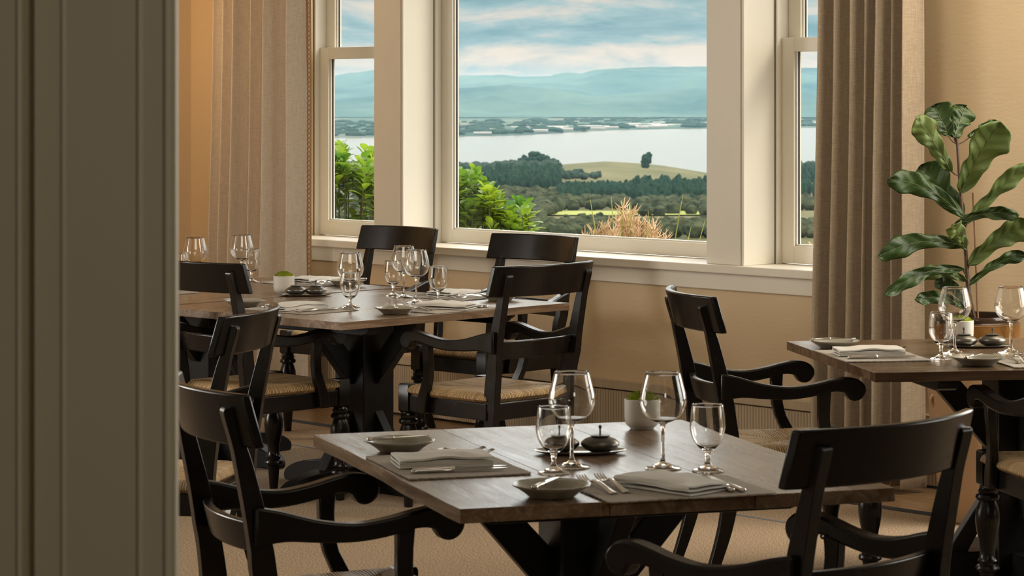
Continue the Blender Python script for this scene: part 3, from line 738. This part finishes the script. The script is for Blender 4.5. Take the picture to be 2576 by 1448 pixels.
# settings: centre, facing direction (unit vector towards the table's middle), what distinguishes the place; glasses at measured spots
settings = [
 ('at the left end of the foreground table', (-.150, 6.02), (.95, .31), (.137, 6.00), (.094, 5.905), (-.268, 6.27), -6),
 ('at the near edge of the foreground table', (.339, 5.66), (-.31, .95), (.344, 5.98), (.443, 5.94), (.084, 5.56), 26),
 ('at the left side of the middle table', (-.845, 10.40), (.679, .734), (-.649, 10.53), (-.640, 10.38), (-1.075, 10.55), -4),
 ('at the right side of the middle table', (-.268, 10.44), (-.734, .679), (-.392, 10.75), (-.302, 10.74), (-.452, 10.20), 22),
 ('at the window side of the middle table', (-.255, 11.08), (-.679, -.734), (-.455, 11.035), (-.503, 11.115), (-.050, 10.885), 8),
 ('at the window side of the back left table', (-.905, 11.87), (-.679, -.734), (-1.226, 11.90), (-1.185, 11.94), (-.736, 11.71), 6),
 ('on the far left beside the doorway casing', (-1.585, 11.32), (.679, .734), (-1.410, 11.68), (-1.478, 11.60), None, 0),
 ('at the left end of the right-hand table', (1.175, 8.56), (.988, .156), (1.458, 8.64), (1.384, 8.46), (1.085, 8.82), -5),
 ('at the near edge of the right-hand table', (1.735, 8.345), (-.156, .988), (1.647, 8.66), None, (1.467, 8.27), 10),
]
for place, c, fd, wg, gg, pp, tw in settings:
    rz = math.atan2(-fd[0], fd[1]); L_ = (-fd[1], fd[0])
    def P(l, f, z=ZT, c=c, fd=fd, L_=L_): return (c[0] + L_[0] * l + fd[0] * f, c[1] + L_[1] * l + fd[1] * f, z)
    KM.place(P(0, 0), rz, 'taupe scallop-edged placemat ' + place, 'placemats')
    KN.place(P(.0, -.012, ZT + .004), rz + R(tw), 'folded white linen napkin ' + place, 'napkins')
    KF.place(P(.150, .040, ZT + .004), rz + R(2), 'outer silver fork, farther from the napkin, ' + place, 'forks')
    KF.place(P(.112, .048, ZT + .004), rz - R(2), 'inner silver fork, next to the napkin, ' + place, 'forks')
    KK.place(P(-.100, .005, ZT + .003), rz + R(1), 'inner silver knife, next to the napkin, ' + place, 'table knives')
    KK.place(P(-.128, -.004, ZT + .003), rz - R(2), 'outer silver knife, nearer the mat edge, ' + place, 'table knives')
    if pp:
        KP.place((pp[0], pp[1], ZT), rz, 'grey scalloped side plate ' + place, 'side plates')
        KB.place((pp[0] + L_[0] * .012, pp[1] + L_[1] * .012, ZT + .0250), rz + R(8 if abs(fd[0]) > .9 else -38), 'butter knife on the side plate ' + place, 'butter knives')
    KW.place((wg[0], wg[1], ZT), 0, 'large balloon wine glass ' + place, 'balloon wine glasses')
    if gg: KG.place((gg[0], gg[1], ZT), 0, 'short-stemmed water glass ' + place, 'water glasses')
KPOT.place((.332, 6.70, ZT), 0, 'cream ceramic pot of green moss on the foreground table', 'moss pots')
KPOT.place((-.980, 11.27, ZT), 1, 'cream ceramic pot of bright moss between the middle and back left tables', 'moss pots')
KPOT.place((1.545, 9.04, ZT), 2, 'cream ceramic pot of moss on the right-hand table before the urn', 'moss pots')
for tx, ty, a, d, pl in ((.162, 6.235, R(4), .0475, 'foreground table'), (-.875, 11.14, R(3), .0425, 'middle table'), (1.575, 8.865, R(2), .048, 'right-hand table')):
    ca, sa = math.cos(a), math.sin(a)
    KT.place((tx, ty, ZT), a, 'oval silver tray under the lidded dishes on the ' + pl, 'condiment trays')
    KC.place((tx - d * ca, ty - d * sa + .004, ZT + .0032), 0, 'left lidded grey dish on the tray of the ' + pl, 'lidded condiment dishes')
    KC.place((tx + d * ca, ty + d * sa - .002, ZT + .0032), 0, 'right lidded grey dish on the tray of the ' + pl, 'lidded condiment dishes')

# ------------------------------------------------------------------ fiddle leaf fig in its urn
FX, FY = 1.74, 9.87
urn = thing('plant_urn', 'tall glazed ochre and brown ceramic urn behind the right-hand table', 'pot', (FX, FY, 0))
mb = MB(); mb.lathe([(.105, 0), (.115, .01), (.140, .15), (.165, .35), (.175, .52), (.176, .62), (.172, .66), (.175, .67), (.172, .685), (.170, .74), (.172, .745), (.165, .75), (.160, .755), (.163, .765), (.158, .777), (.148, .775), (.146, .72), (.0001, .72)], 56)
mb.obj('body', M['urn'], urn, smooth=50)
for s in (-1, 1):
    mb = MB(); mb.tube([(s * (.150 + .022 * math.sin(k / 8 * math.pi)), -.05, .43 + .06 * k / 8) for k in range(9)], .007, 8)
    mb.obj('handle', M['urn'], urn, smooth=60)
mb = MB(); mb.lathe([(.1455, .70), (.1455, .735), (.0001, .742)], 32); tag(mb.obj('soil', M['soil'], urn, smooth=60), kind='stuff')
fig = thing('fiddle_leaf_fig', 'tall fiddle leaf fig with broad violin-shaped leaves growing from the urn', 'plant', (FX, FY, 0))
st = spline([(1.745, FY, .735), (1.715, 9.85, .86), (1.703, 9.85, 1.02), (1.685, 9.85, 1.22), (1.672, 9.86, 1.44)], 6)
mb = MB(); mb.tube([(p.x - FX, p.y - FY, p.z) for p in st], [.010 - .005 * i / (len(st) - 1) for i in range(len(st))], 8); mb.obj('stem', M['stem'], fig)
mb = MB(); mb.tube([(.012 - .02 * k / 5, -.012, .735 + .50 * k / 5) for k in range(6)], .0035, 6); tag(mb.obj('support_cane', plain('cane', (.30, .16, .08), .6), fig), 'thin brown support cane')
leaves = [(1.640,1.445, 1.591,1.563, 0.116,0.05,0),(1.660,1.439, 1.719,1.558, 0.104,0.08,0),(1.719,1.443, 1.845,1.485, 0.051,0.10,0),
(1.645,1.316, 1.501,1.518, 0.099,-0.10,1),(1.680,1.240, 1.812,1.503, 0.149,-0.12,1),(1.703,1.142, 1.400,1.290, 0.093,-0.08,0),
(1.695,1.145, 1.540,1.334, 0.125,0.06,0),(1.701,1.036, 1.357,1.003, 0.084,-0.12,0),(1.695,0.949, 1.378,0.863, 0.060,-0.14,0),
(1.707,0.906, 1.510,0.928, 0.060,-0.02,1),(1.713,0.802, 1.501,0.842, 0.054,-0.08,0),(1.701,1.116, 1.928,1.342, 0.069,-0.05,1),
(1.660,1.119, 1.885,1.154, 0.054,-0.10,0),(1.701,1.025, 1.631,1.122, 0.075,-0.14,1),(1.712,0.966, 1.949,1.119, 0.104,-0.06,1),
(1.715,0.891, 1.934,1.006, 0.051,-0.02,0),(1.715,0.824, 1.597,0.905, 0.066,0.05,0)]
for k, (bx, bz, tx, tz, wd, dy, lt) in enumerate(leaves):
    B = Vector((bx - FX, 9.85 - FY + dy * .15, bz)); T = Vector((tx - FX, 9.85 - FY + dy, tz))
    ax = (T - B); Ln = ax.length; ax.normalize()
    view = Vector((-.17, 1, 0)).normalized()
    sd = ax.cross(view).normalized(); nn = sd.cross(ax).normalized()     # nn about along the view axis
    if nn.y > 0: nn = -nn
    arch = .10 * Ln if abs(ax.z) < .55 else .04 * Ln
    upv = Vector((0, 0, 1)); fold = .22
    prof = [(0, .10), (.06, .34), (.16, .52), (.30, .56), (.44, .62), (.60, .86), (.74, 1.0), (.86, .90), (.95, .55), (1, .04)]
    ps = spline(prof, 4)
    def lp(u, v):
        i = u * (len(ps) - 1); q = ps[min(int(i), len(ps) - 1)]; f = q[0]
        hw = q[1] * wd * .5 * (1 + .07 * math.sin(f * 24 + k + (3 if v > .5 else 0))); a = 2 * v - 1
        p = B + ax * f * Ln + upv * arch * math.sin(math.pi * f) + sd * a * hw
        p += nn * (fold * abs(a) * hw + .011 * math.sin(f * 17 + a * 2 + k) * abs(a) - .35 * hw * a * a * (1 if k % 2 else -.5) + .0024 * math.sin(abs(a) * 6 - f * 42))
        return p
    mb = MB(); mb.grid(len(ps) - 1, 12, lp)
    lf = mb.obj('leaf', M['fig_light'] if lt else M['fig_dark'], fig, smooth=180, solid=.0012)
    tag(lf, 'pale green leaf seen from its underside' if lt else 'dark glossy green leaf')
    q = MB(); N = len(ps) - 1
    off = nn * .0015
    q.tube([lp(i / N, .5) + off for i in range(0, N + 1, 2)], [.0018 - .0012 * i / N for i in range(0, N + 1, 2)], 5)
    for j in range(6, N - 4, 4):
        for s in (-1, 1):
            pts = []
            for e in range(5):
                f = min(1, (j + e * 1.3) / N); pts.append(lp(f, .5 + s * .5 * e / 4 * .9) + off * .8)
            q.tube(pts, .00045, 4)
    q.obj('veins', M['vein'], lf, smooth=60)
    mb = MB(); mid = min(st, key=lambda p: abs(p.z - (bz - .03))); mb.tube([(mid.x - FX, mid.y - FY, mid.z), (B + Vector((mid.x - FX, mid.y - FY, mid.z))) * .5 - Vector((0, 0, .004)), B + ax * .006], .0028, 6)
    mb.obj('leaf_stalk', M['stem'], fig)

# ------------------------------------------------------------------ garden just outside
g = MB(); g.grid(20, 20, lambda u, v: W(-3 + 20 * u, .32 + 14 * v, -.35 - 2.6 * v ** 1.5))
tag(g.obj('ground_garden', M['meadow'], smooth=60), kind='structure')
def shrub(name, label, cx_, cy_, wx, dep, top_fn, n, seed):
    r = random.Random(seed); t_ = thing(name, label, 'shrub', (cx_, cy_, -.45), 0, 'glossy green shrubs outside the windows')
    lv = MB(); sm = MB()
    for i in range(n):
        x = r.uniform(-wx, wx); y = r.uniform(-dep, dep); tp = top_fn(x) + .45
        z = tp * (1 - .55 * r.random() ** 1.6) if i % 3 else tp * r.uniform(.86, 1.0)
        root = Vector((x * .3, y * .3, .0)); tip = Vector((x, y, z)); mid = (root + tip) * .5 + Vector((x * .3, y * .3, -.05))
        if i % 2 == 0: sm.tube([root, mid, tip - Vector((x * .05, 0, .10)), tip], [.008, .006, .004, .003], 5)
        else: sm.tube([tip - Vector((0, 0, .14)), tip], [.004, .003], 5)
        nl = r.randint(10, 14)
        for k in range(nl):
            a = k * 2.4 + r.random(); lay = k / nl; el = .25 + .95 * lay + r.uniform(-.15, .15)
            d = Vector((math.cos(a) * math.cos(el), math.sin(a) * math.cos(el), math.sin(el)))
            b0 = tip - Vector((0, 0, .13 * (1 - lay))); Ln = r.uniform(.075, .115) * (1 - .2 * lay)
            s = d.cross(Vector((0, 0, 1))).normalized(); nn = s.cross(d); hw = Ln * .33
            v = []
            for f, h in ((0, .12), (.3, .6), (.6, 1.0), (.85, .8), (1.0, .15)):
                c = b0 + d * (.01 + f * Ln) - Vector((0, 0, 1)) * .25 * Ln * f * f
                v += [c - s * hw * h + nn * .12 * hw * h, c - nn * .05 * hw, c + s * hw * h + nn * .12 * hw * h]
            fs = [(j * 3 + e, j * 3 + e + 1, j * 3 + 4 + e, j * 3 + 3 + e) for j in range(4) for e in range(2)]
            lv.add(v, fs)
    fo = lv.obj('foliage', M['shrub'], t_, smooth=60); sm.obj('stems', M['shrub_stem'], t_)
    return t_
shrub('garden_shrub', 'glossy bright green shrub seen through the left window', -1.02, 15.75, .30, .30, lambda x: 1.27 + .05 * math.sin(x * 17 + 1), 170, 4)
shrub('garden_shrub', 'glossy bright green shrub at the lower left of the centre window', -.26, 15.2, .36, .28, lambda x: 1.23 - max(0, x + .12) * .62 + .04 * math.sin(x * 21), 190, 9)
def flax(label, cx_, cy_, zt, n, rad, swords, seed):
    r = random.Random(seed); t_ = thing('flowering_flax', label, 'plant', (cx_, cy_, -.5))
    mb = MB(); H = zt + .5
    for i in range(n):
        a = r.uniform(0, 2 * math.pi); sp = r.random() ** .6 * rad; tx, ty = sp * math.cos(a), sp * math.sin(a)
        hh = H * (1 - .22 * (sp / rad) ** 2) - r.uniform(0, .12)
        p0 = Vector((tx * .2, ty * .2, H * .35)); p1 = Vector((tx * .7, ty * .7, H * .72)); p2 = Vector((tx, ty, hh)); pts = spline([p0, p1, p2], 7)
        mb.tube(pts, [.006 - .004 * k / (len(pts) - 1) for k in range(len(pts))], 5)
        for j in range(5, len(pts)):
            for s in range(7):
                d = Vector((r.uniform(-1, 1), r.uniform(-1, 1), r.uniform(.2, 1.2))).normalized() * r.uniform(.03, .075)
                mb.tube([pts[j], pts[j] + d * .6, pts[j] + d + Vector((0, 0, .012))], [.0035, .0032, .0014], 4)
    mb.obj('seed_heads', M['spike'], t_)
    for (x0, x1, z1, wd) in swords:
        q = MB(); N = 10
        def fn(u, v):
            f = v; x = x0 * .35 + (x1 - x0 * .35) * f ** 1.3; w2 = wd * (1 - f) ** .6 * .8 + .0004
            return (x + (u - .5) * 2 * w2, -.1 - .02 * math.sin(f * 3) + abs(u - .5) * w2, (z1 + .5) * f)
        q.grid(4, N, fn); q.obj('sword_leaf', M['sword'], t_, solid=.0015)
    return t_
flax('tan flowering spiky plant with yellow-green sword leaves outside the centre window', .64, 14.9, .96, 60, .32,
     [(.0, -.20, 1.02, .018), (.05, .03, .99, .014), (.0, -.08, 1.03, .014), (.1, .13, .95, .02), (.02, -.02, 1.01, .014), (.3, .325, 1.045, .012), (.35, .37, .86, .024), (.4, .45, .90, .010)], 3)
flax('small tan spiky plant showing low in the right-hand window', 1.62, 13.7, .89, 26, .20, [], 8)

# ------------------------------------------------------------------ landscape beyond (metres, bay 160 m below the house)
def hz_(a, D):   # ground height near the house: slopes away to the wooded valley and the green hill
    tab = [(15, -1.5), (60, -9), (200, -26), (600, -52), (1300, -69), (2000, -90), (2150, -93), (2400, -97), (3000, -104), (3900, -113), (4600, -118), (5100, -140), (5700, -166), (7000, -170)]
    z = lerp_tab(tab, D)
    if D > 3300:
        crest = lerp_tab([(-.12, -10), (-.02, -8), (.015, -3), (.036, 3.5), (.055, -1), (.075, -15), (.10, -10), (.16, -4)], max(-.12, min(.16, a)))
        z += crest * min(1, (D - 3300) / 1000)
    return z + 3 * noise.noise((a * D * .004, D * .004, 0)) * min(1, D / 800)
DS = [14 + 0 * i for i in range(0)] + [16, 25, 40, 70, 120, 200, 330, 500, 750, 1000] + [1000 + 60 * i for i in range(1, 85)]
def terr(u, v):
    D = DS[round(v * (len(DS) - 1))]; a = -.22 + .5 * u
    return (a * D, D, hz_(a, D) - (0 if D > 60 else 2.5))
mb = MB(); mb.grid(90, len(DS) - 1, terr); o = mb.obj('ground_valley', M['meadow'], smooth=60); o['kind'] = 'structure'
mb = MB(); mb.grid(40, 6, lambda u, v: ((-.02 + .13 * u) * (1985 + 170 * v), 1985 + 170 * v, hz_(-.02 + .13 * u, 1985 + 170 * v) + 1.2))
tag(mb.obj('pasture', M['bright_meadow'], smooth=60), kind='structure')
ICO = bmesh.new(); bmesh.ops.create_icosphere(ICO, subdivisions=2, radius=1); IV = [v.co.copy() for v in ICO.verts]; IF = [tuple(v.index for v in f.verts) for f in ICO.faces]
def crown(mb, c, rx, rz_, seed, lump=.35):
    o3 = Vector((seed * 3.7, seed * 1.3, 0)); vs = []
    for p in IV:
        k = 1 + lump * noise.noise(p * 1.9 + o3) + lump * .6 * noise.noise(p * 4.5 + o3); vs.append((c[0] + p.x * rx * k, c[1] + p.y * rx * k, c[2] + p.z * rz_ * k))
    mb.add(vs, IF)
def forest(name, label, m, spec, seed, conical=False):
    r = random.Random(seed); mb = MB()
    for (a0, a1, D0, D1, n, h0, h1) in spec:
        for i in range(n):
            a = r.uniform(a0, a1); D = D0 + (D1 - D0) * r.random(); h = r.uniform(h0, h1); x = a * D; z = hz_(a, D)
            if conical:
                crown(mb, (x, D, z + h * .55), h * .26, h * .62, i, .25)
            else: crown(mb, (x, D, z + h * .5), h * r.uniform(.5, .75), h * .55, i)
    return tag(mb.obj(name, m, smooth=0 if conical else 0), label, 'forest', kind='stuff')
forest('forest', 'dark green pine plantation covering the valley below the green hill', M['tree_a'],
       [(-.085, .018, 2700, 3500, 620, 13, 20), (.018, .046, 2450, 2780, 300, 9, 13), (.046, .078, 2350, 2850, 300, 9, 15), (.078, .13, 2450, 4400, 520, 11, 16)], 1, True)
forest('forest', 'grey-green bushland on the ridge left of the bare hill', M['tree_c'], [(-.085, .010, 3500, 4550, 900, 8, 14), (.008, .018, 3700, 4500, 50, 8, 13), (.016, .026, 3400, 3900, 26, 6, 11), (.022, .034, 3350, 3600, 16, 6, 9), (.080, .13, 4200, 4600, 120, 10, 16)], 2)
forest('woodland', 'olive green scattered trees in the nearer valley, in front of the pasture', M['tree_b'],
       [(-.085, .012, 1250, 1900, 800, 5, 9), (.010, .125, 1250, 1560, 620, 4, 7.5), (.010, .125, 1560, 1800, 30, 3, 5), (-.085, .018, 1950, 2650, 420, 7, 12), (.018, .13, 2180, 2420, 260, 6, 10), (.05,.075,1950,2200,14,7,10)], 3)
def lone(label, a, D, parts, m=M['tree_a']):
    x, z = a * D, hz_(a, D); t_ = thing('hill_tree', label, 'tree', (x, D, z))
    q = MB(); q.tube([(0, 0, -1), (0, 0, 9)], [1.0, .6], 6); q.obj('trunk', M['stem'], t_)
    q = MB()
    rr = random.Random(int(D))
    for i, (dx, dz, r1, r2) in enumerate(parts):
        crown(q, (dx, 0, dz), r1 * .8, r2 * .8, i + 5, .3)
        for k in range(14):
            aa, bb = rr.uniform(0, 6.28), rr.uniform(-.9, 1.4)
            crown(q, (dx + r1 * .72 * math.cos(aa) * math.cos(bb), r1 * .72 * math.sin(aa) * math.cos(bb), dz + r2 * .72 * math.sin(bb)), r1 * .36, r1 * .33, k + i * 20, .4)
    q.obj('crown', m, t_, smooth=0)
lone('single dark tree standing alone on the right slope of the green hill', .0515, 4250, [(0, 14, 9, 12), (-4, 6, 8, 9), (3, 20, 6, 7)])
lone('tall clump of dark trees on the skyline left of the green hill', .0085, 4500, [(0, 14, 14, 12), (-16, 10, 12, 10), (18, 10, 12, 9), (8, 18, 10, 8), (34, 6, 10, 8)])
# bay, far shore, hills
mb = MB(); mb.box(-9000, 12000, 4700, 15500, -164, -160); tag(mb.obj('bay', M['water'], smooth=0), 'pale shining water of the bay between the hills', 'bay', kind='stuff')
def shore(a): return lerp_tab([(-.2, 9900), (-.07, 10000), (-.02, 10350), (.005, 10700), (.02, 11400), (.04, 12300), (.074, 12900), (.12, 13300), (.25, 13500)], max(-.2, min(.25, a)))
def plain_fn(u, v):
    a = -.2 + .45 * u; D0 = shore(a); D = D0 + (22000 - D0) * v ** 1.4
    z = -159.5 + 6 * min(1, v * 12) + 22 * v + 9 * v * noise.noise((a * 60, v * 9, 0)); return (a * D, D, z)
mb = MB(); mb.grid(120, 50, plain_fn); mb.obj('ground_plain', M['hill_a'], smooth=60)['kind'] = 'structure'
def ridge(name, label, D0, D1, prof, seed, ns, m):
    def fn(u, v):
        a = -.2 + .45 * u; D = D0 + (D1 - D0) * v
        yp = lerp_tab(prof, 1288 + 6600 * a); top = 1.6 + (240 - yp) / 6600 * D1
        base = -135
        f = v ** .8; nzv = noise.fractal((a * ns, v * 3 + seed, 0), 1, 2, 5)
        return (a * D, D, base + (top - base) * f + nzv * (top - base) * .55 * math.sin(math.pi * min(1, v)) + (top - base) * .012 * noise.fractal((a * 200, v * 4, 2), 1, 2, 4))
    mb = MB(); mb.grid(260, 40, fn)
    return tag(mb.obj(name, m, smooth=60), label, 'hills', kind='structure')
ridge('foothills', 'lower blue-green hills beyond the far shore', 16500, 21500, [(-200, 245), (820, 250), (1000, 235), (1146, 222), (1280, 216), (1400, 228), (1500, 240), (1600, 232), (1778, 224), (2060, 235), (3000, 240)], 3, 26, M['hill_b'])
ridge('mountains', 'highest hazy blue ridge on the horizon', 23000, 31000, [(-200, 200), (820, 192), (940, 176), (1060, 186), (1146, 190), (1260, 188), (1310, 193), (1385, 191), (1405, 184), (1430, 183), (1460, 185), (1500, 175), (1600, 169), (1778, 167), (1900, 172), (1995, 174), (2060, 172), (3000, 190)], 8, 18, M['hill_b'])
def shed():
    q = MB(); q.box(-1, 1, -1, 1, 0, .7); q.add([(-1, -1.05, .7), (1, -1.05, .7), (1, 0, 1), (-1, 0, 1), (1, 1.05, .7), (-1, 1.05, .7)], [(0, 1, 2, 3), (3, 2, 4, 5), (0, 3, 5), (1, 4, 2)])
    return tag(q.obj('waterfront_building', M['roof'], smooth=0), '', 'building')
KS = Kind(shed); r = random.Random(21); spots = []
for i in range(46):
    a = r.choice([r.uniform(.028, .075), r.uniform(.028, .075), r.uniform(.03, .055), r.uniform(-.018, .03), r.uniform(.10, .12)]); D = shore(a) + r.uniform(60, 900) + (r.random() < .3) * 900
    if any(abs(a * D - q[0]) + abs(D - q[1]) < 150 for q in spots): continue
    spots.append((a * D, D))
    o = KS.place((a * D, D, -153), r.uniform(-.2, .2), 'tiny pale building on the far shore of the bay', 'waterfront buildings across the bay')
    o.scale = (r.uniform(12, 60), r.uniform(15, 30), r.uniform(7, 13))
r = random.Random(5); mb = MB()
for i in range(420):
    a = r.uniform(-.09, .13); D = shore(a) + 150 + 4200 * r.random() ** 1.8; h = r.uniform(10, 18)
    if any(abs(a * D - q[0]) + abs(D - q[1]) < 130 for q in spots): continue
    crown(mb, (a * D, D, -150 + (D - shore(a)) * .002), h * r.uniform(1, 4), h * .8, i)
tag(mb.obj('shore_trees', M['tree_a'], smooth=0), 'dark belts of trees along the far shore plain', 'trees', kind='stuff')

# real air between here and the hills: thin scattering haze
m = bpy.data.materials.new('valley_haze'); m.use_nodes = True; t = NT(m.node_tree); t.n.clear()
vs_ = t.node('ShaderNodeVolumeScatter', {'Color': (.115, .195, .25, 1), 'Density': 4.6e-5, 'Anisotropy': .1})
t.l.new(vs_.outputs[0], t.node('ShaderNodeOutputMaterial').inputs['Volume'])
mb = MB(); mb.box(-14000, 18000, 400, 33500, -172, 240); tag(mb.obj('haze', m, smooth=0), 'thin blue haze over the bay and hills', 'haze', kind='stuff')
